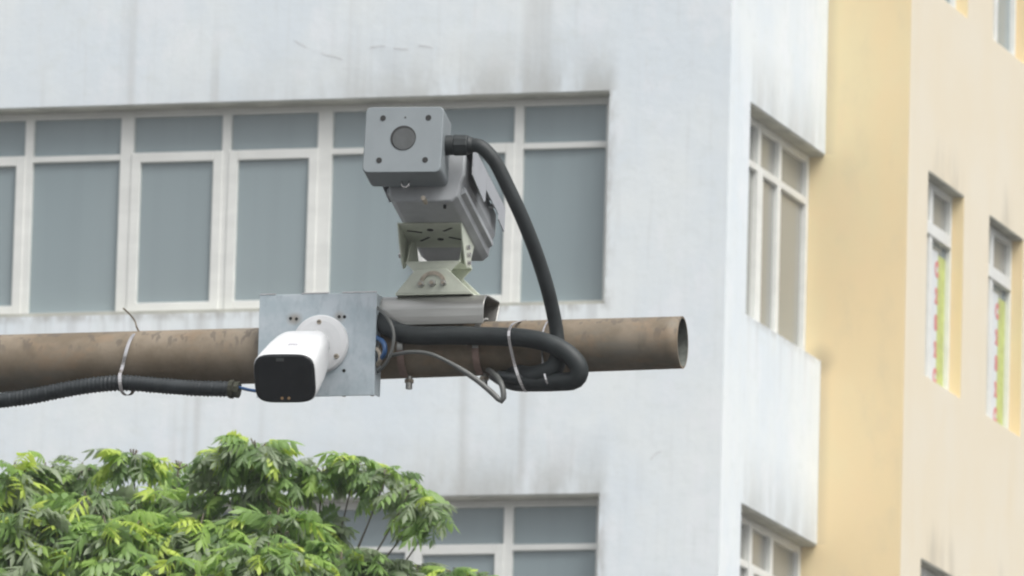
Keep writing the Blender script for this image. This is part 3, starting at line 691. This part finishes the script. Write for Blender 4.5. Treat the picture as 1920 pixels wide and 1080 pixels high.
def frond(seed, size):
    """compound leaf: drooping rachis with paired, toothed, folded leaflets; grows along +X, up is +Z"""
    rg = random.Random(seed); v = []; f = []
    def leaflet(base, d, L, wd, droop):
        d = d.normalized(); side = d.cross(Vector((0, 0, 1))).normalized(); b = len(v)
        st = [(0, .12), (.22, .75), (.45, 1), (.7, .68), (1, .0)]; jag = rg.uniform(.8, 1.15)
        for t, wv in st:
            c = base+d*L*t+Vector((0, 0, -droop*L*t*t)); hw = wd*wv*.5*jag
            v.extend([c-side*hw+Vector((0, 0, -hw*.55)), c+Vector((0, 0, 0)), c+side*hw+Vector((0, 0, -hw*.55))])
        for k in range(4):
            a = b+3*k; f.append((a, a+1, a+4, a+3)); f.append((a+1, a+2, a+5, a+4))
    Lr = size*rg.uniform(.85, 1.1); npair = rg.choice((4, 5, 5, 6)); curve = rg.uniform(.3, .75)
    def P(t): return Vector((Lr*t, Lr*.10*math.sin(t*2+seed), -curve*Lr*t*t))
    for i in range(10):
        t0, t1 = i/10, (i+1)/10; a, b_ = P(t0), P(t1); w_ = .0016
        k = len(v); v.extend([a+Vector((0, -w_, 0)), a+Vector((0, w_, 0)), b_+Vector((0, w_, 0)), b_+Vector((0, -w_, 0))]); f.append((k, k+1, k+2, k+3))
    for i in range(npair):
        t = .22+.72*i/(npair-1); base = P(t); dirx = (P(min(1, t+.05))-P(t)).normalized()
        env = .62+.5*math.sin(math.pi*(.15+.75*i/(npair-1)))
        for sg_ in (-1, 1):
            ang = R(rg.uniform(48, 72)); d = dirx*math.cos(ang)+Vector((0, sg_*math.sin(ang), rg.uniform(-.35, .02)))
            leaflet(base, d, size*.40*env*rg.uniform(.85, 1.15), size*.185*env, rg.uniform(.3, 1.1))
    leaflet(P(1), (P(1)-P(.95)), size*.36, size*.15, .4)
    return v, f
FR_ = [frond(11+i, .110) for i in range(8)]
fr_mesh = {}
def get_mesh(i, m):
    if (i, m) not in fr_mesh:
        me = bpy.data.meshes.new('leaf'); me.from_pydata([tuple(x) for x in FR_[i][0]], [], FR_[i][1]); me.materials.append(LM[m]); fr_mesh[(i, m)] = me
        for p in me.polygons: p.use_smooth = True
    return fr_mesh[(i, m)]
sc_ = 18000/32.6
# boughs: px, py, radius px, depth offset, leaf count, share of young leaves
lobes = [(10, 912, 66, 0, 46, .35), (85, 890, 34, .15, 13, .1), (150, 888, 34, .2, 14, .1), (180, 965, 70, 0, 44, .25), (60, 1030, 110, -.25, 90, .3), (250, 868, 34, .1, 22, .7), (290, 975, 80, .1, 40, .2),
         (335, 880, 24, .3, 6, .1), (425, 858, 36, 0, 22, .15), (480, 848, 38, -.05, 26, .45), (440, 945, 62, .1, 28, .2), (535, 893, 40, .05, 20, .25), (605, 888, 26, .1, 11, .1), (668, 874, 28, .1, 16, .5),
         (724, 896, 28, .05, 14, .1), (768, 924, 26, .0, 9, .15), (792, 955, 22, -.05, 10, .3), (802, 990, 14, -.05, 4, .0),
         (220, 1040, 100, -.2, 80, .3), (380, 1025, 90, -.15, 66, .3), (510, 1005, 70, -.1, 46, .3), (500, 1085, 100, -.3, 76, .25), (590, 1000, 40, .1, 22, .4), (635, 1078, 72, -.1, 50, .4), (705, 1070, 42, -.05, 28, .25), (770, 1090, 44, 0, 26, .2),
         (850, 1080, 22, -.05, 14, .7), (905, 1084, 20, -.05, 12, .9), (10, 1130, 150, -.3, 80, .3), (300, 1165, 180, -.3, 110, .3), (700, 1185, 140, -.1, 80, .3), (-120, 1010, 130, .1, 90, .3),
         (130, 1060, 170, .9, 120, .1), (430, 1080, 150, .9, 110, .1), (-80, 1220, 250, .5, 120, .2), (250, 1370, 300, .4, 180, .2), (600, 1370, 250, .5, 140, .2), (-300, 1170, 220, .3, 110, .2), (100, 1520, 300, .6, 120, .2)]
inst = []; centres = []
for px, py, rp, dz, cnt, young in lobes:
    c = onY(px, py, TY+dz); r_ = rp/sc_; centres.append((c, r_))
    for i in range(int(cnt*2.25)):
        while True:
            d = Vector((random.gauss(0, 1), random.gauss(0, 1), random.gauss(.25, .9)))
            if d.length > .2: d.normalize(); break
        if d.z < -.55 and random.random() < .7: d.z = abs(d.z)
        rad = r_*random.uniform(.35, .95) ; P = c+Vector((d.x*rad, d.y*rad*1.1, d.z*rad*.8))
        outer_ = rad/r_
        x = random.random()
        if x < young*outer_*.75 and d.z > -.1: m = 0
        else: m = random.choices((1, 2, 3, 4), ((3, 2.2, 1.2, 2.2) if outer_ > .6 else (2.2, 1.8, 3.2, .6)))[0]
        yaw = math.atan2(d.y, d.x)+random.gauss(0, .6); pt = random.uniform(-.15, .55)-max(0, d.z)*.5
        s = random.uniform(.75, 1.25)*(.8 if rp < 45 else 1.0)*(.92 if m == 0 else 1)
        T = Matrix.Translation(P) @ Matrix.Rotation(yaw, 4, 'Z') @ Matrix.Rotation(pt, 4, 'Y') @ Matrix.Rotation(random.gauss(0, .5), 4, 'X') @ Matrix.Scale(s, 4)
        v = P-CAM; px_ = 960+FPX*v.dot(vr)/v.dot(vf); py_ = 540-FPX*v.dot(vu)/v.dot(vf)
        vis = -40 < px_ < 1960 and py_ < 1100
        inst.append((0 if vis else 1, v.length, random.randrange(8), m, T))
inst.sort(key=lambda a: (a[0], a[1]))
off = Matrix.Translation(-tree.location)
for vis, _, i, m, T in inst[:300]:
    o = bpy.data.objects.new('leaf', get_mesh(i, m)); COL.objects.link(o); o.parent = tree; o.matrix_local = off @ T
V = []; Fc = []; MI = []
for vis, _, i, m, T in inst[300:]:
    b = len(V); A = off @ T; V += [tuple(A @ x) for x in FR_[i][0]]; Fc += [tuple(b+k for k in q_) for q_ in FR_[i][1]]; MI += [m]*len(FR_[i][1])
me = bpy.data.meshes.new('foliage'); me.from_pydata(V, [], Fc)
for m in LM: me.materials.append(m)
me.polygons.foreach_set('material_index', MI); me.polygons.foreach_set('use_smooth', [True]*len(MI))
fo = bpy.data.objects.new('foliage', me); COL.objects.link(fo); fo.parent = tree; fo['kind'] = 'stuff'
base = Vector(tree.location); fork = base+Vector((.1, -.1, 3.6))
q = MB(); q.tube([base, base+Vector((.05, 0, 1.8)), fork], lambda L: .13-.012*L, 16, .1); q.build('trunk', M['bark'], tree, smooth=True)
hubs = [onY(60, 1250, TY+.1), onY(300, 1230, TY+.2), onY(560, 1240, TY+.1)]
for h in hubs:
    q = MB(); q.tube([fork-Vector((0, 0, .3)), fork.lerp(h, .5)+Vector((0, 0, .15)), h], lambda L: max(.03, .07-.02*L), 12, .06); q.build('limb', M['bark'], tree, smooth=True)
for c, r_ in centres:
    h = min(hubs, key=lambda k: (k-c).length)
    if c.z < h.z: continue
    mid = h.lerp(c, .5)+Vector((random.uniform(-.05, .05), 0, -.04))
    q = MB(); q.tube([h, mid, c, c+Vector((random.uniform(-.3, .3)*r_, 0, r_*.7))], lambda L: max(.0028, .014-.022*L), 7, .04)
    for k in range(5):
        d = Vector((random.uniform(-1, 1), random.uniform(-1, 1), random.uniform(.1, 1))).normalized()*r_*.8
        q.tube([c, c+d*.5+Vector((0, 0, -.01)), c+d], .0032, 5, .05)
    q.build('branch', M['bark'], tree, smooth=True)

# ------------------------------------------------------------------ thin summer haze
q = MB(); q.box(-70, 40, -12, 112, -1.5, 32); hz = q.build('haze', None); hz['kind'] = 'stuff'
hm = bpy.data.materials.new('haze_air'); hm.use_nodes = True; hm.node_tree.nodes.clear()
pv = hm.node_tree.nodes.new('ShaderNodeVolumePrincipled'); pv.inputs['Color'].default_value = (.93, .96, 1, 1); pv.inputs['Density'].default_value = .0007
ho = hm.node_tree.nodes.new('ShaderNodeOutputMaterial'); hm.node_tree.links.new(pv.outputs[0], ho.inputs['Volume']); hz.data.materials.append(hm)
